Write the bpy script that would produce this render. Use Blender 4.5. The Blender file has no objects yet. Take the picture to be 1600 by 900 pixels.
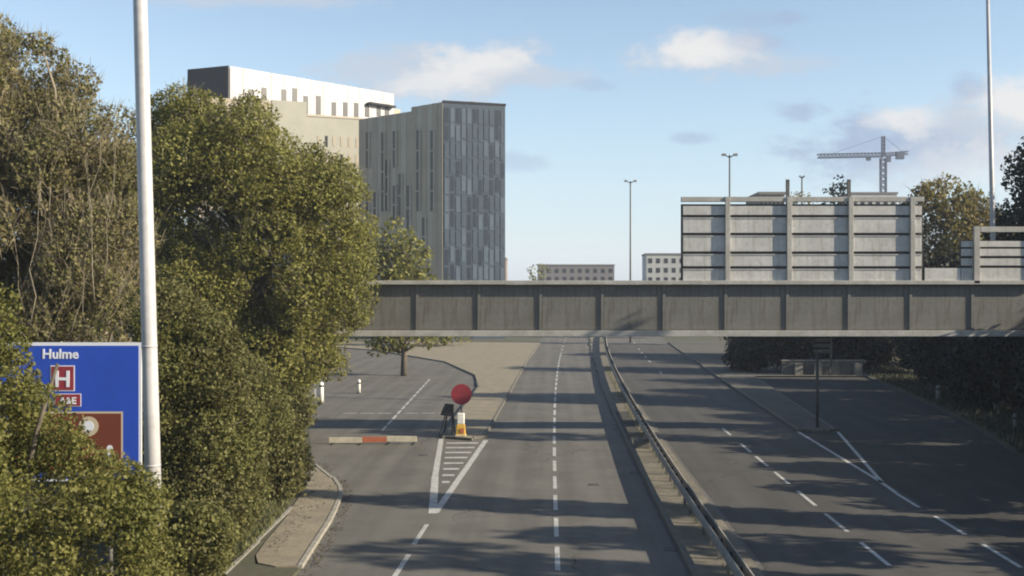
import bpy, math, random
import numpy as np
from mathutils import Vector, Matrix
R = math.radians
scene = bpy.context.scene
C = scene.collection

# ------------------------------------------------------------------ camera
FPX, CX, CY, CAMH = 1715.0, 855.0, 450.0, 8.0        # focal length in photo pixels, vanishing point, eye height
cam_d = bpy.data.cameras.new('camera'); cam = bpy.data.objects.new('camera', cam_d); C.objects.link(cam)
cam.location = (0, 0, CAMH); cam.rotation_euler = (R(90), 0, 0)
cam_d.sensor_width = 36; cam_d.lens = 36*FPX/1600
cam_d.shift_x = -(CX-800)/1600
cam_d.clip_start = 0.3; cam_d.clip_end = 6000
scene.camera = cam

# ------------------------------------------------------------------ light
SUN_EL, SUN_BACK = 24.0, 13.0                          # elevation, degrees behind the plane of the gantry
sun_d = bpy.data.lights.new('sun', 'SUN'); sun = bpy.data.objects.new('sun', sun_d); C.objects.link(sun)
sun_d.energy = 5.0; sun_d.angle = R(0.5); sun_d.color = (1.0, 0.87, 0.68)
tosun = Vector((math.cos(R(SUN_EL))*math.cos(R(SUN_BACK)), -math.cos(R(SUN_EL))*math.sin(R(SUN_BACK)), math.sin(R(SUN_EL))))
sun.rotation_euler = tosun.to_track_quat('Z', 'Y').to_euler()
sun.location = (60, -20, 60)

scene.view_settings.view_transform = 'Standard'; scene.view_settings.look = 'None'
scene.view_settings.exposure = 1.15; scene.view_settings.gamma = 1
scene.render.engine = 'CYCLES'
scene.cycles.pixel_filter_type = 'BLACKMAN_HARRIS'; scene.cycles.filter_width = 2.0
scene.cycles.max_bounces = 6; scene.cycles.transparent_max_bounces = 8
scene.cycles.volume_bounces = 0
scene.cycles.use_denoising = True

# ------------------------------------------------------------------ world: sky and clouds
world = bpy.data.worlds.new('World'); scene.world = world; world.use_nodes = True
nt = world.node_tree; nt.nodes.clear()
class NG:
    def __init__(s, nt): s.nt = nt
    def n(s, t, **k):
        o = s.nt.nodes.new(t)
        for a, b in k.items(): setattr(o, a, b)
        return o
    def l(s, a, b): s.nt.links.new(a, b)
    def put(s, sock, v):
        if hasattr(v, 'links') or isinstance(v, bpy.types.NodeSocket): s.l(v, sock)
        else: sock.default_value = v
    def m(s, op, a, b=None, c=None, clamp=False):
        o = s.n('ShaderNodeMath', operation=op); o.use_clamp = clamp
        s.put(o.inputs[0], a)
        if b is not None: s.put(o.inputs[1], b)
        if c is not None: s.put(o.inputs[2], c)
        return o.outputs[0]
    def mixc(s, f, a, b, bt='MIX'):
        o = s.n('ShaderNodeMix', data_type='RGBA', blend_type=bt)
        s.put(o.inputs[0], f)
        for q, v in ((6, a), (7, b)):
            if isinstance(v, tuple): v = (*v[:3], 1)
            s.put(o.inputs[q], v)
        return o.outputs[2]
    def noise(s, vec, scale, detail=4, rough=.55):
        o = s.n('ShaderNodeTexNoise'); o.inputs['Scale'].default_value = scale
        o.inputs['Detail'].default_value = detail; o.inputs['Roughness'].default_value = rough
        if vec is not None: s.l(vec, o.inputs['Vector'])
        return o.outputs['Fac']
    def ramp(s, v, a, b, t0=0.0, t1=1.0):
        o = s.n('ShaderNodeMapRange', interpolation_type='SMOOTHSTEP')
        s.put(o.inputs[0], v); o.inputs[1].default_value = a; o.inputs[2].default_value = b
        o.inputs[3].default_value = t0; o.inputs[4].default_value = t1
        return o.outputs[0]
g = NG(nt)
sky = g.n('ShaderNodeTexSky', sky_type='NISHITA'); sky.sun_disc = False
sky.sun_elevation = R(SUN_EL); sky.sun_rotation = R(90+SUN_BACK)
sky.air_density = 1.0; sky.dust_density = 0.6; sky.ozone_density = 1.5; sky.altitude = 50
geo = g.n('ShaderNodeTexCoord').outputs['Generated']
sep = g.n('ShaderNodeSeparateXYZ'); g.l(geo, sep.inputs[0])
yy = g.m('MAXIMUM', g.m('ABSOLUTE', sep.outputs[1]), 0.05)
u = g.m('DIVIDE', sep.outputs[0], yy); v = g.m('DIVIDE', sep.outputs[2], yy)
cmb = g.n('ShaderNodeCombineXYZ'); g.l(u, cmb.inputs[0]); g.l(g.m('MULTIPLY', v, 1.7), cmb.inputs[1])
nz = g.noise(cmb.outputs[0], 22, 5, .6); nz2 = g.noise(cmb.outputs[0], 70, 3, .6)
wob = g.m('ADD', g.m('MULTIPLY', g.m('SUBTRACT', nz, .5), 2.6), g.m('MULTIPLY', g.m('SUBTRACT', nz2, .5), 1.0))
WHT, GRY, BLG = (4.5, 4.45, 4.4), (3.0, 3.3, 3.75), (1.95, 2.5, 3.45)
# each cloud: centre and radii as pixels of the photograph (turned into directions), strength, colour
clouds = [(610,108,95,32,.8,GRY),(680,130,90,32,.9,GRY),(760,108,95,34,.95,GRY),(750,100,68,24,.95,WHT),(672,130,62,20,.8,WHT),(845,122,70,15,.7,GRY),
          (1190,100,95,14,.7,GRY),(1110,84,88,30,.95,GRY),(1098,80,68,25,1.0,WHT),
          (1430,225,160,46,1.0,BLG),(1350,240,80,26,.6,BLG),(1424,186,50,20,.95,WHT),(1520,190,70,40,.7,GRY),(1600,200,90,34,.7,GRY),(1592,158,52,42,1.0,WHT),
          (1250,177,36,15,.7,BLG),(1080,217,32,9,.6,BLG),(1180,30,60,12,.45,BLG),(1230,27,18,9,.5,BLG),(1180,66,45,13,.5,BLG),(1515,135,26,15,.6,BLG),
          (400,0,150,11,.7,GRY),(1560,262,150,36,.55,WHT),(810,255,36,14,.45,BLG),(930,132,30,9,.4,BLG)]
col = g.mixc(1.0, sky.outputs[0], (1.07, 1.02, .98), 'MULTIPLY')
vaz = g.m('MULTIPLY', g.ramp(v, 0.0, .30, 1.0, 0.0), .5)
col = g.mixc(vaz, col, (2.55, 3.6, 4.85))
for (px, py, rx, ry, st, cc) in clouds:
    du = g.m('MULTIPLY', g.m('SUBTRACT', u, (px-CX)/FPX), FPX/rx); dv = g.m('MULTIPLY', g.m('SUBTRACT', v, (CY-py)/FPX), FPX/ry)
    d = g.m('SQRT', g.m('ADD', g.m('MULTIPLY', du, du), g.m('MULTIPLY', dv, dv)))
    mk = g.m('MULTIPLY', g.ramp(g.m('ADD', d, wob), 1.65, .35), st*.95)
    col = g.mixc(mk, col, cc)
bg = g.n('ShaderNodeBackground'); g.l(col, bg.inputs[0]); bg.inputs[1].default_value = 0.086
wo = g.n('ShaderNodeOutputWorld'); g.l(bg.outputs[0], wo.inputs[0])

# ------------------------------------------------------------------ materials
def mat(name, c, rough=.8, c2=None, scale=4.0, c3=None, scale3=30.0, metal=0.0, bump=0.0, bscale=60, island=None, transl=0.0, spec=.5, amt3=.5, lo=.35, hi=.65, streak=0.0):
    m = bpy.data.materials.new(name); m.use_nodes = True
    q = NG(m.node_tree); b = m.node_tree.nodes['Principled BSDF']
    b.inputs['Roughness'].default_value = rough; b.inputs['Metallic'].default_value = metal
    b.inputs['Specular IOR Level'].default_value = spec
    tc = q.n('ShaderNodeTexCoord').outputs['Object']
    out = (*c, 1)
    if c2 is not None: out = q.mixc(q.ramp(q.noise(tc, scale, 5, .6), lo, hi), c, c2)
    if c3 is not None: out = q.mixc(q.m('MULTIPLY', q.ramp(q.noise(tc, scale3, 4, .7), .45, .7), amt3), out, c3)
    if streak > 0:
        mp = q.n('ShaderNodeMapping'); q.l(tc, mp.inputs[0]); mp.inputs['Scale'].default_value = (5, 5, .35)
        out = q.mixc(q.m('MULTIPLY', q.ramp(q.noise(mp.outputs[0], 1.3, 5, .65), .48, .68), streak), out, tuple(x*f for x, f in zip(c, (.55,.50,.42))))
    if island is not None:
        gi = q.n('ShaderNodeNewGeometry').outputs['Random Per Island']
        out = q.mixc(q.m('MULTIPLY', q.m('POWER', gi, 2.5), .5), out, island)
        h = q.n('ShaderNodeHueSaturation'); q.l(q.m('MULTIPLY_ADD', gi, 0.42, .80), h.inputs['Value']); q.put(h.inputs['Color'], out); out = h.outputs[0]
    q.put(b.inputs['Base Color'], out)
    if bump > 0:
        bp = q.n('ShaderNodeBump'); bp.inputs['Strength'].default_value = bump; bp.inputs['Distance'].default_value = .02
        q.l(q.noise(tc, bscale, 4, .7), bp.inputs['Height']); q.l(bp.outputs[0], b.inputs['Normal'])
    if transl > 0:
        tr = q.n('ShaderNodeBsdfTranslucent'); q.put(tr.inputs[0], out)
        mx = q.n('ShaderNodeMixShader'); mx.inputs[0].default_value = transl
        q.l(b.outputs[0], mx.inputs[1]); q.l(tr.outputs[0], mx.inputs[2])
        q.l(mx.outputs[0], m.node_tree.nodes['Material Output'].inputs[0])
    return m
def asphalt(name, a, b_, crackc, tracks=True):
    m = bpy.data.materials.new(name); m.use_nodes = True
    q = NG(m.node_tree); b = m.node_tree.nodes['Principled BSDF']; b.inputs['Roughness'].default_value = .88
    b.inputs['Specular IOR Level'].default_value = .3
    tc = q.n('ShaderNodeTexCoord').outputs['Object']
    out = q.mixc(q.ramp(q.noise(tc, .35, 6, .62), .35, .65), a, b_)
    mp = q.n('ShaderNodeMapping'); q.l(tc, mp.inputs[0]); mp.inputs['Scale'].default_value = (1.6, .07, 1)
    st = q.ramp(q.noise(mp.outputs[0], 1.0, 5, .6), .35, .7)
    out = q.mixc(q.m('MULTIPLY', st, .5), out, tuple(x*.62 for x in a))
    out = q.mixc(q.m('MULTIPLY', q.ramp(q.noise(tc, 40, 3, .8), .4, .7), .45), out, tuple(x*1.7 for x in b_))
    sx = q.n('ShaderNodeSeparateXYZ'); q.l(tc, sx.inputs[0])
    wt = q.m('SINE', q.m('MULTIPLY_ADD', sx.outputs[0], 2*math.pi/1.83, 1.1))
    out = q.mixc(q.m('MULTIPLY', q.ramp(q.m('ADD', wt, q.m('MULTIPLY', q.noise(mp.outputs[0], 2.0, 4), 1.2)), .6, 1.6), .28), out, tuple(x*1.35 for x in b_))
    out = q.mixc(q.m('MULTIPLY', q.ramp(q.noise(tc, 1.7, 4, .7), .60, .72), .35), out, tuple(x*.5 for x in a))
    vo = q.n('ShaderNodeTexVoronoi', feature='DISTANCE_TO_EDGE'); vo.inputs['Scale'].default_value = .22
    wv = q.n('ShaderNodeVectorMath', operation='ADD'); q.l(tc, wv.inputs[0])
    nn = q.n('ShaderNodeTexNoise'); nn.inputs['Scale'].default_value = .8; nn.inputs['Detail'].default_value = 4; q.l(tc, nn.inputs['Vector'])
    q.l(nn.outputs['Color'], wv.inputs[1]); q.l(wv.outputs[0], vo.inputs['Vector'])
    cr = q.ramp(vo.outputs['Distance'], .0, .012, 1, 0)
    cr = q.m('MULTIPLY', cr, q.ramp(q.noise(tc, .12, 2), .48, .6))
    out = q.mixc(q.m('MULTIPLY', cr, .7), out, crackc)
    q.put(b.inputs['Base Color'], out)
    bp = q.n('ShaderNodeBump'); bp.inputs['Strength'].default_value = .35; bp.inputs['Distance'].default_value = .01
    q.l(q.noise(tc, 60, 4, .8), bp.inputs['Height']); q.l(bp.outputs[0], b.inputs['Normal'])
    return m
M = {}
M['asphalt'] = asphalt('asphalt', (.074,.071,.063), (.102,.098,.087), (.02,.02,.02))
M['dark_asphalt'] = asphalt('dark_asphalt', (.030,.031,.032), (.042,.042,.042), (.015,.015,.015))
M['paint'] = mat('road_paint', (.42,.42,.40), .7, (.30,.30,.28), 2.5, (.13,.13,.12), 9, amt3=.7)
M['concrete'] = mat('kerb_concrete', (.13,.122,.10), .9, (.09,.085,.07), 2, (.09,.085,.07), 14, bump=.3)
M['kerb_white'] = mat('pale_kerb_concrete', (.29,.275,.235), .9, (.19,.18,.15), 2, (.09,.085,.07), 14, bump=.3)
M['paving'] = mat('buff_paving', (.21,.18,.125), .92, (.16,.14,.098), 1.1, (.07,.065,.05), 7, bump=.3)
M['median'] = mat('dusty_median', (.155,.138,.105), .95, (.095,.086,.065), .7, (.06,.06,.04), 3.5, bump=.4)
M['median_dark'] = mat('shaded_dark_soil', (.028,.028,.024), .95, (.04,.038,.03), 1.2, bump=.4)  # dark soil and the shadow over it, together in one colour
M['soil'] = mat('verge_soil', (.055,.05,.033), .97, (.04,.045,.02), .8, (.09,.085,.05), 5, bump=.6, bscale=20)
M['ground'] = mat('ground', (.045,.05,.025), .97, (.06,.055,.035), .08, (.03,.035,.02), 1)
M['grass'] = mat('grass_blades', (.11,.11,.035), .8, (.07,.085,.025), 1.0, island=(.17,.15,.06), transl=.25)
M['galv'] = mat('galvanised_steel', (.21,.20,.18), .7, (.15,.145,.13), 3, (.10,.095,.08), 12, metal=.0)
M['steel_dark'] = mat('weathered_steel', (.10,.10,.095), .7, (.06,.06,.055), 3, metal=.2)
M['pole_white'] = mat('pale_painted_column', (.40,.40,.41), .5, (.34,.34,.345), 1.2, (.22,.21,.20), 5, amt3=.3)
M['gantry'] = mat('gantry_paint', (.135,.135,.125), .7, (.108,.107,.098), .6, (.06,.057,.05), 6, streak=.8)
M['gantry_light'] = mat('gantry_light_paint', (.36,.355,.33), .55, (.28,.275,.25), 1.2, (.2,.19,.17), 8)
M['sign_panel'] = mat('sign_back_aluminium', (.47,.47,.455), .5, (.39,.39,.375), .8, (.26,.26,.25), 5, metal=.0, streak=.45)
M['gap'] = mat('shadow_gap_metal', (.04,.04,.038), .8)
M['sign_blue'] = mat('sign_blue', (.013,.060,.40), .5, (.012,.054,.36), 1)
M['sign_white'] = mat('sign_white', (.62,.64,.68), .5)
M['sign_red'] = mat('sign_red', (.24,.018,.032), .7, (.19,.018,.028), 4)
M['sign_brown'] = mat('sign_brown', (.13,.028,.01), .5)
M['sign_tan'] = mat('sign_tan', (.45,.38,.26), .5)
M['orange'] = mat('barrier_orange', (.42,.12,.05), .6, (.32,.10,.05), 3)
M['cream'] = mat('barrier_cream', (.50,.45,.34), .6, (.40,.36,.27), 3)
M['yellow'] = mat('bollard_yellow', (.55,.33,.04), .5)
M['white_plastic'] = mat('white_plastic', (.70,.69,.64), .5, (.58,.57,.52), 4)
M['black'] = mat('black_rubber', (.02,.02,.02), .7)
M['bark'] = mat('bark', (.10,.085,.06), .95, (.06,.052,.04), 5, bump=.5, bscale=25)
M['pale_bark'] = mat('pale_twig_bark', (.22,.19,.14), .95, (.15,.13,.095), 4)
def leafmat(n, a, b, isl, t=.42, sc=.7): return mat(n, a, .6, b, sc, island=isl, transl=t, spec=.25)
M['leaf_olive'] = leafmat('leaf_olive', (.132,.130,.034), (.094,.105,.026), (.20,.18,.06))
M['leaf_brown'] = leafmat('leaf_brown', (.160,.134,.060), (.132,.135,.042), (.22,.195,.10), sc=.5)
M['leaf_green'] = leafmat('leaf_green', (.172,.172,.040), (.112,.118,.031), (.22,.20,.06), sc=.3)
M['leaf_yellow'] = leafmat('leaf_yellow_green', (.12,.115,.03), (.07,.08,.02), (.20,.17,.05), sc=.5)
M['leaf_mid'] = leafmat('leaf_mid', (.114,.120,.035), (.090,.085,.032), (.19,.18,.06), sc=.45)
M['leaf_dark'] = leafmat('leaf_dark_evergreen', (.012,.016,.008), (.008,.011,.006), (.022,.024,.012), .1)
M['leaf_autumn'] = leafmat('leaf_autumn', (.15,.14,.04), (.17,.13,.045), (.20,.18,.07), sc=.25)
M['twig'] = mat('grey_twigs', (.21,.18,.125), .95, (.10,.09,.06), 1.5)
M['b_white'] = mat('white_cladding', (.40,.40,.405), .6, (.36,.36,.37), .3)
M['b_white2'] = mat('off_white_cladding', (.34,.34,.345), .6, (.32,.32,.325), .3)
M['b_dark'] = mat('charcoal_cladding', (.012,.012,.014), .9, (.018,.018,.02), .4)
M['b_cream'] = mat('cream_render', (.31,.305,.255), .8, (.28,.275,.23), .3)
M['b_tan'] = mat('taupe_cladding', (.36,.315,.24), .85, (.32,.28,.215), .25)
M['b_tan2'] = mat('pale_taupe_cladding', (.41,.37,.30), .85, (.36,.325,.26), .25)
M['b_blue'] = mat('slate_blue_cladding', (.020,.040,.062), .6, (.016,.032,.05), .4)
M['b_blue2'] = mat('pale_slate_panel', (.045,.072,.10), .6, (.036,.058,.082), .4)
M['b_window'] = mat('dark_glass', (.012,.013,.015), .35)
M['b_glass'] = mat('blue_tinted_glass', (.008,.016,.026), .4)
M['b_roof'] = mat('roof_membrane', (.16,.15,.14), .9)
M['b_far'] = mat('far_brick', (.16,.12,.09), .9, (.12,.10,.08), .3)
M['b_far2'] = mat('far_pale_render', (.42,.42,.40), .9, (.36,.36,.34), .3)
M['crane'] = mat('crane_steel', (.05,.065,.10), .6)
M['wall'] = mat('parapet_concrete', (.13,.13,.12), .9, (.09,.09,.08), .8, (.1,.1,.09), 4)
M['leaf_litter'] = mat('leaf_litter', (.06,.045,.02), .9, (.035,.03,.015), 2, island=(.14,.10,.04))

# ------------------------------------------------------------------ helpers
def at(px, py, Y): return Vector(((px-CX)/FPX*Y, Y, CAMH-(py-CY)/FPX*Y))
def X_(px, Y): return (px-CX)/FPX*Y
def Z_(py, Y): return CAMH-(py-CY)/FPX*Y
class MB:
    def __init__(s): s.v = []; s.f = []
    def box(s, x0, y0, z0, x1, y1, z1):
        n = len(s.v)
        s.v += [(x0,y0,z0),(x1,y0,z0),(x1,y1,z0),(x0,y1,z0),(x0,y0,z1),(x1,y0,z1),(x1,y1,z1),(x0,y1,z1)]
        s.f += [(n,n+3,n+2,n+1),(n+4,n+5,n+6,n+7),(n,n+1,n+5,n+4),(n+1,n+2,n+6,n+5),(n+2,n+3,n+7,n+6),(n+3,n,n+4,n+7)]
        return s
    def hexa(s, p):       # 8 points, bottom 4 then top 4
        n = len(s.v); s.v += [tuple(q) for q in p]
        s.f += [(n,n+3,n+2,n+1),(n+4,n+5,n+6,n+7),(n,n+1,n+5,n+4),(n+1,n+2,n+6,n+5),(n+2,n+3,n+7,n+6),(n+3,n,n+4,n+7)]
        return s
    def prism(s, poly, z0, z1):
        a = sum(poly[i][0]*poly[(i+1) % len(poly)][1]-poly[(i+1) % len(poly)][0]*poly[i][1] for i in range(len(poly)))
        if a < 0: poly = poly[::-1]
        n = len(s.v); k = len(poly)
        s.v += [(x,y,z0) for x,y in poly]+[(x,y,z1) for x,y in poly]
        s.f.append(tuple(range(n+k-1, n-1, -1))); s.f.append(tuple(range(n+k, n+2*k)))
        for i in range(k): j = (i+1) % k; s.f.append((n+i, n+j, n+k+j, n+k+i))
        return s
    def sheet(s, poly, z):
        a = sum(poly[i][0]*poly[(i+1) % len(poly)][1]-poly[(i+1) % len(poly)][0]*poly[i][1] for i in range(len(poly)))
        if a < 0: poly = poly[::-1]
        n = len(s.v); s.v += [(x,y,z) for x,y in poly]; s.f.append(tuple(range(n, n+len(poly)))); return s
    def tube(s, pts, rad, k=8, cap=True):
        pts = [Vector(p) for p in pts]; n0 = len(s.v)
        for i, p in enumerate(pts):
            d = (pts[min(i+1, len(pts)-1)]-pts[max(i-1, 0)]).normalized()
            a = d.cross(Vector((0, 1, 0)) if abs(d.y) < .9 else Vector((1, 0, 0))).normalized(); b = d.cross(a)
            r = rad[i] if isinstance(rad, (list, tuple)) else rad
            for j in range(k):
                t = 2*math.pi*j/k; s.v.append(tuple(p+(a*math.cos(t)+b*math.sin(t))*r))
        for i in range(len(pts)-1):
            for j in range(k):
                q = n0+i*k; s.f.append((q+j, q+(j+1) % k, q+k+(j+1) % k, q+k+j))
        if cap:
            s.f.append(tuple(n0+j for j in range(k-1, -1, -1))); s.f.append(tuple(n0+(len(pts)-1)*k+j for j in range(k)))
        return s
    def bar(s, a, b, w, h=None):
        a, b = Vector(a), Vector(b); h = h or w
        d = (b-a).normalized(); u_ = d.cross(Vector((0,0,1)) if abs(d.z) < .95 else Vector((0,1,0))).normalized(); v_ = u_.cross(d)
        P = []
        for e in (a, b): P.append([e-u_*w/2-v_*h/2, e+u_*w/2-v_*h/2, e+u_*w/2+v_*h/2, e-u_*w/2+v_*h/2])
        n = len(s.v); s.v += [tuple(q) for q in P[0]+P[1]]
        s.f += [(n+3,n+2,n+1,n),(n+4,n+5,n+6,n+7),(n,n+1,n+5,n+4),(n+1,n+2,n+6,n+5),(n+2,n+3,n+7,n+6),(n+3,n,n+4,n+7)]
        return s
    def mesh(s, name, m, off=(0,0,0), smooth=False):
        me = bpy.data.meshes.new(name)
        me.from_pydata([(a-off[0], b-off[1], c-off[2]) for a, b, c in s.v], [], s.f)
        if m is not None: me.materials.append(m)
        if smooth:
            for p in me.polygons: p.use_smooth = len(p.vertices) == 4
        return me
    def build(s, name, m, parent=None, smooth=False, bevel=0.0):
        off = root_loc(parent)
        me = s.mesh(name, m, off, smooth)
        o = bpy.data.objects.new(name, me); C.objects.link(o); o.parent = parent
        if bevel > 0:
            md = o.modifiers.new('bevel', 'BEVEL'); md.width = bevel; md.segments = 2; md.limit_method = 'ANGLE'
        return o
def root_loc(p):
    t = Vector((0,0,0))
    while p is not None: t += p.location; p = p.parent
    return t
def inst(name, me, loc, parent=None, rz=0, scale=None):
    o = bpy.data.objects.new(name, me); C.objects.link(o); o.parent = parent
    o.location = Vector(loc)-root_loc(parent); o.rotation_euler = (0,0,rz)
    if scale: o.scale = scale
    return o
def tag(o, label, cat, group=None, kind=None):
    o['label'] = label; o['category'] = cat
    if group: o['group'] = group
    if kind: o['kind'] = kind
    return o
def thing(name, label, cat, loc=(0,0,0), group=None):
    o = bpy.data.objects.new(name, None); C.objects.link(o); o.location = loc; o.empty_display_size = .3
    return tag(o, label, cat, group)
def struct(o, label=None):
    o['kind'] = 'structure'
    if label: o['label'] = label
    return o
def copy_tree(o, loc, parent=None):
    c = o.copy(); C.objects.link(c)
    if parent is None: c.location = loc
    else: c.parent = parent
    for ch in [x for x in scene.objects if x.parent == o]: copy_tree(ch, None, c)
    return c
def text_mesh(name, txt, size, m, parent, loc, depth=.006, bold=0.0, align='LEFT'):
    cu = bpy.data.curves.new(name, 'FONT'); cu.body = txt; cu.size = size; cu.extrude = depth; cu.offset = bold
    cu.align_x = align; cu.resolution_u = 2
    t = bpy.data.objects.new(name, cu); C.objects.link(t)
    bpy.context.view_layer.update()
    me = bpy.data.meshes.new_from_object(t.evaluated_get(bpy.context.evaluated_depsgraph_get()))
    bpy.data.objects.remove(t); me.materials.clear(); me.materials.append(m)
    o = bpy.data.objects.new(name, me); C.objects.link(o); o.parent = parent
    o.location = Vector(loc)-root_loc(parent); o.rotation_euler = (R(90), 0, 0)
    return o

# ------------------------------------------------------------------ road layout (metres; y runs away from the camera)
def bend(y): return .00014*max(0, y-35)**2 if y < 300 else .00014*265**2+.0742*(y-300)
def interp(t, tab):
    if t <= tab[0][0]: return tab[0][1]
    for (a, p), (b, q) in zip(tab, tab[1:]):
        if t <= b: return p+(q-p)*(t-a)/(b-a)
    return tab[-1][1]
LEFT = [(-40,-6.95),(30.5,-6.97),(37,-7.38),(38.9,-7.55),(41.9,-7.87),(43.5,-8.2),(44.8,-8.6),(46.5,-9.3),(48.2,-10.0),(51,-10.9),(57,-12.3),(64,-13.9),(72,-15.4),(80,-17),(89,-19.2),(100,-22.5),(115,-28),(130,-36),(145,-48),(160,-64)]
RIGHT = [(-40,20.5),(30,20.8),(45,21.4),(52,22.3),(60,24),(72,25.8),(85,27.2),(98,28.6),(110,31),(125,37),(140,46),(160,64)]
ys = sorted(set([y for y, _ in LEFT]+[y for y, _ in RIGHT]))
mb = MB()
mb.sheet([(-1900,-190),(1900,-190),(1900,2600),(-1900,2600)], 0.0)
struct(mb.build('ground', M['ground']))
mb = MB()
lefts = [(interp(y, LEFT), y) for y in ys]; rights = [(interp(y, RIGHT), y) for y in ys]
for i in range(len(ys)-1):
    n = len(mb.v); mb.v += [(*lefts[i],.004),(*rights[i],.004),(*rights[i+1],.004),(*lefts[i+1],.004)]; mb.f.append((n,n+1,n+2,n+3))
for a in range(160, 900, 20):
    n = len(mb.v); mb.v += [(-3.6+bend(a),a,.004),(15.5+bend(a),a,.004),(15.5+bend(a+20),a+20,.004),(-3.6+bend(a+20),a+20,.004)]; mb.f.append((n,n+1,n+2,n+3))
road = struct(mb.build('road', M['asphalt']))
def ribbon(f0, f1, y0, y1, z, step=4.0):
    q = MB(); y = y0
    while y < y1-1e-6:
        yb = min(y+step, y1); n = len(q.v)
        q.v += [(f0(y),y,z),(f1(y),y,z),(f1(yb),yb,z),(f0(yb),yb,z)]; q.f.append((n,n+1,n+2,n+3)); y = yb
    return q
# right carriageway and slip surfaces, tree shade put into their darker asphalt colours
rp = ribbon(lambda y: 6.2+bend(y), lambda y: interp(y, RIGHT)-.05, 8, 156, .0075)
struct(rp.build('shaded_carriageway_surface', asphalt('shaded_asphalt', (.043,.042,.039), (.059,.057,.052), (.02,.02,.02)), road))
struct(ribbon(lambda y: 13.9+max(0,y-60)*.02, lambda y: interp(y, RIGHT)-.06, 8, 97, .0105).build('shaded_slip_surface', asphalt('shaded_slip_asphalt', (.026,.026,.024), (.036,.035,.032), (.012,.012,.012)), road))  # deep tree shade put into the slip road colour
for (x_, y_) in ((3.75,33.6),(3.75,47.5),(3.8,62),(-6.95,36.4),(6.5,40),(6.6,58),(-5.9,52.5),(1.9,44.6),(8.6,50.2),(11.6,38.4)):
    dc = MB().box(x_-.22,y_-.22,.006,x_+.22,y_+.22,.018)
    for k_ in range(4): dc.box(x_-.18,y_-.17+k_*.1,.018,x_+.18,y_-.13+k_*.1,.026)
    dc.build('drain_cover', M['steel_dark'], road)
for (x0, y0, x1, y1) in ((-2.2,72.6,3.0,79.5),(-7.1,47,-4.9,51.0)):
    MB().sheet([(x0,y0),(x1,y0),(x1+.1,y1),(x0+.1,y1)], .0085).build('road_patch', M['asphalt'], road)

# markings
def dash(x0, y0, x1, y1, w, z=.012):
    d = Vector((x1-x0, y1-y0, 0)).normalized(); p = Vector((-d.y, d.x, 0))*w/2
    MB().sheet([(x0-p.x,y0-p.y),(x1-p.x,y1-p.y),(x1+p.x,y1+p.y),(x0+p.x,y0+p.y)], z).build('lane_marking', M['paint'], road)
k = 0; y = 22.6
while y < 330:
    if k < 26 or k % 2 == 0: dash(.30+bend(y), y, .30+bend(y+2.9), y+2.9, .15)
    y += 4.22; k += 1
for y in [22.9,27.3,31.6,36.0,40.3,44.8,49.2,53.4,59.6,102,118,126,134,142,158,174,190,206,222]:
    dash(9.85+bend(y)*1.3, y, 9.85+bend(y+2.9)*1.3, y+2.9, .14)
for y in [22.6,26.9,31.4,35.6,40.0]: dash(13.55, y, 13.58, y+2.85, .15)
for (a, b) in (((13.75,45.0),(13.95,61.0)),((13.75,45.0),(16.15,61.0)),((13.62,42.9),(13.75,45.4))): dash(*a, *b, .17)
# triangle of the left nose with its hatching
dash(-4.06,38.9, -4.75,46.5, .30); dash(-4.75,46.5, -5.62,58.2, .26, .0125); dash(-3.98,39.0, -3.22,57.6, .26, .013)
for i in range(8):
    yb = 45.2+i*1.62; t = (yb-39)/18.6
    xl = interp(yb, [(38.9,-4.06),(46.5,-4.75),(58.2,-5.62)])+.30; xr = -3.98+.76*t-.30
    if xr-xl > .15: dash(xl, yb, xr, yb+.05, .42)
for a, b in ((34.2,37.1),(30.0,32.9),(25.8,28.7)): dash(-4.10-.02*(37-a), a, -4.07-.02*(37-b), b, .15)
# slip road divider and give way line
y = 61.5
while y < 95: dash(-9.25-(y-61.5)*.03, y, -9.25-(y-59.4)*.03, y+2.1, .16); y += 2.7
for x in (-13.0,-11.9,-10.8,-9.1,-8.0,-6.9): dash(x, 70.0, x+.85, 70.05, .22)
dash(-16.9,80, -18.6,88, .12)

# kerb stones, shared mesh
kerb_me = MB().box(-.07,0,0,.07,.9,.13).mesh('kerb_stone', M['concrete'])
kerb_me_w = MB().box(-.07,0,0,.07,.9,.135).mesh('kerb_stone', M['kerb_white'])
rk = random.Random(5)
def kerb(pts, parent, white=False, close=False, ystop=95):
    P = [Vector((x, y, 0)) for x, y in pts]
    if close: P.append(P[0])
    carry = 0.0; far = MB()
    for a, b in zip(P, P[1:]):
        L = (b-a).length; d = (b-a)/L; s = carry
        while s < L:
            p = a+d*s
            if p.y > ystop or p.y < 22:
                e = min(s+9.1, L); q = a+d*e; far.bar((p.x,p.y,.065),(q.x,q.y,.065),.14,.13); s += 9.1
            else:
                inst('kerb_stone', kerb_me_w if white else kerb_me, (p.x, p.y, .004+rk.uniform(0,.006)), parent, math.atan2(-d.x, d.y)+rk.uniform(-.006,.006)); s += .912
        carry = s-L
    if far.v: far.build('kerb_run', M['concrete'], parent)
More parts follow.
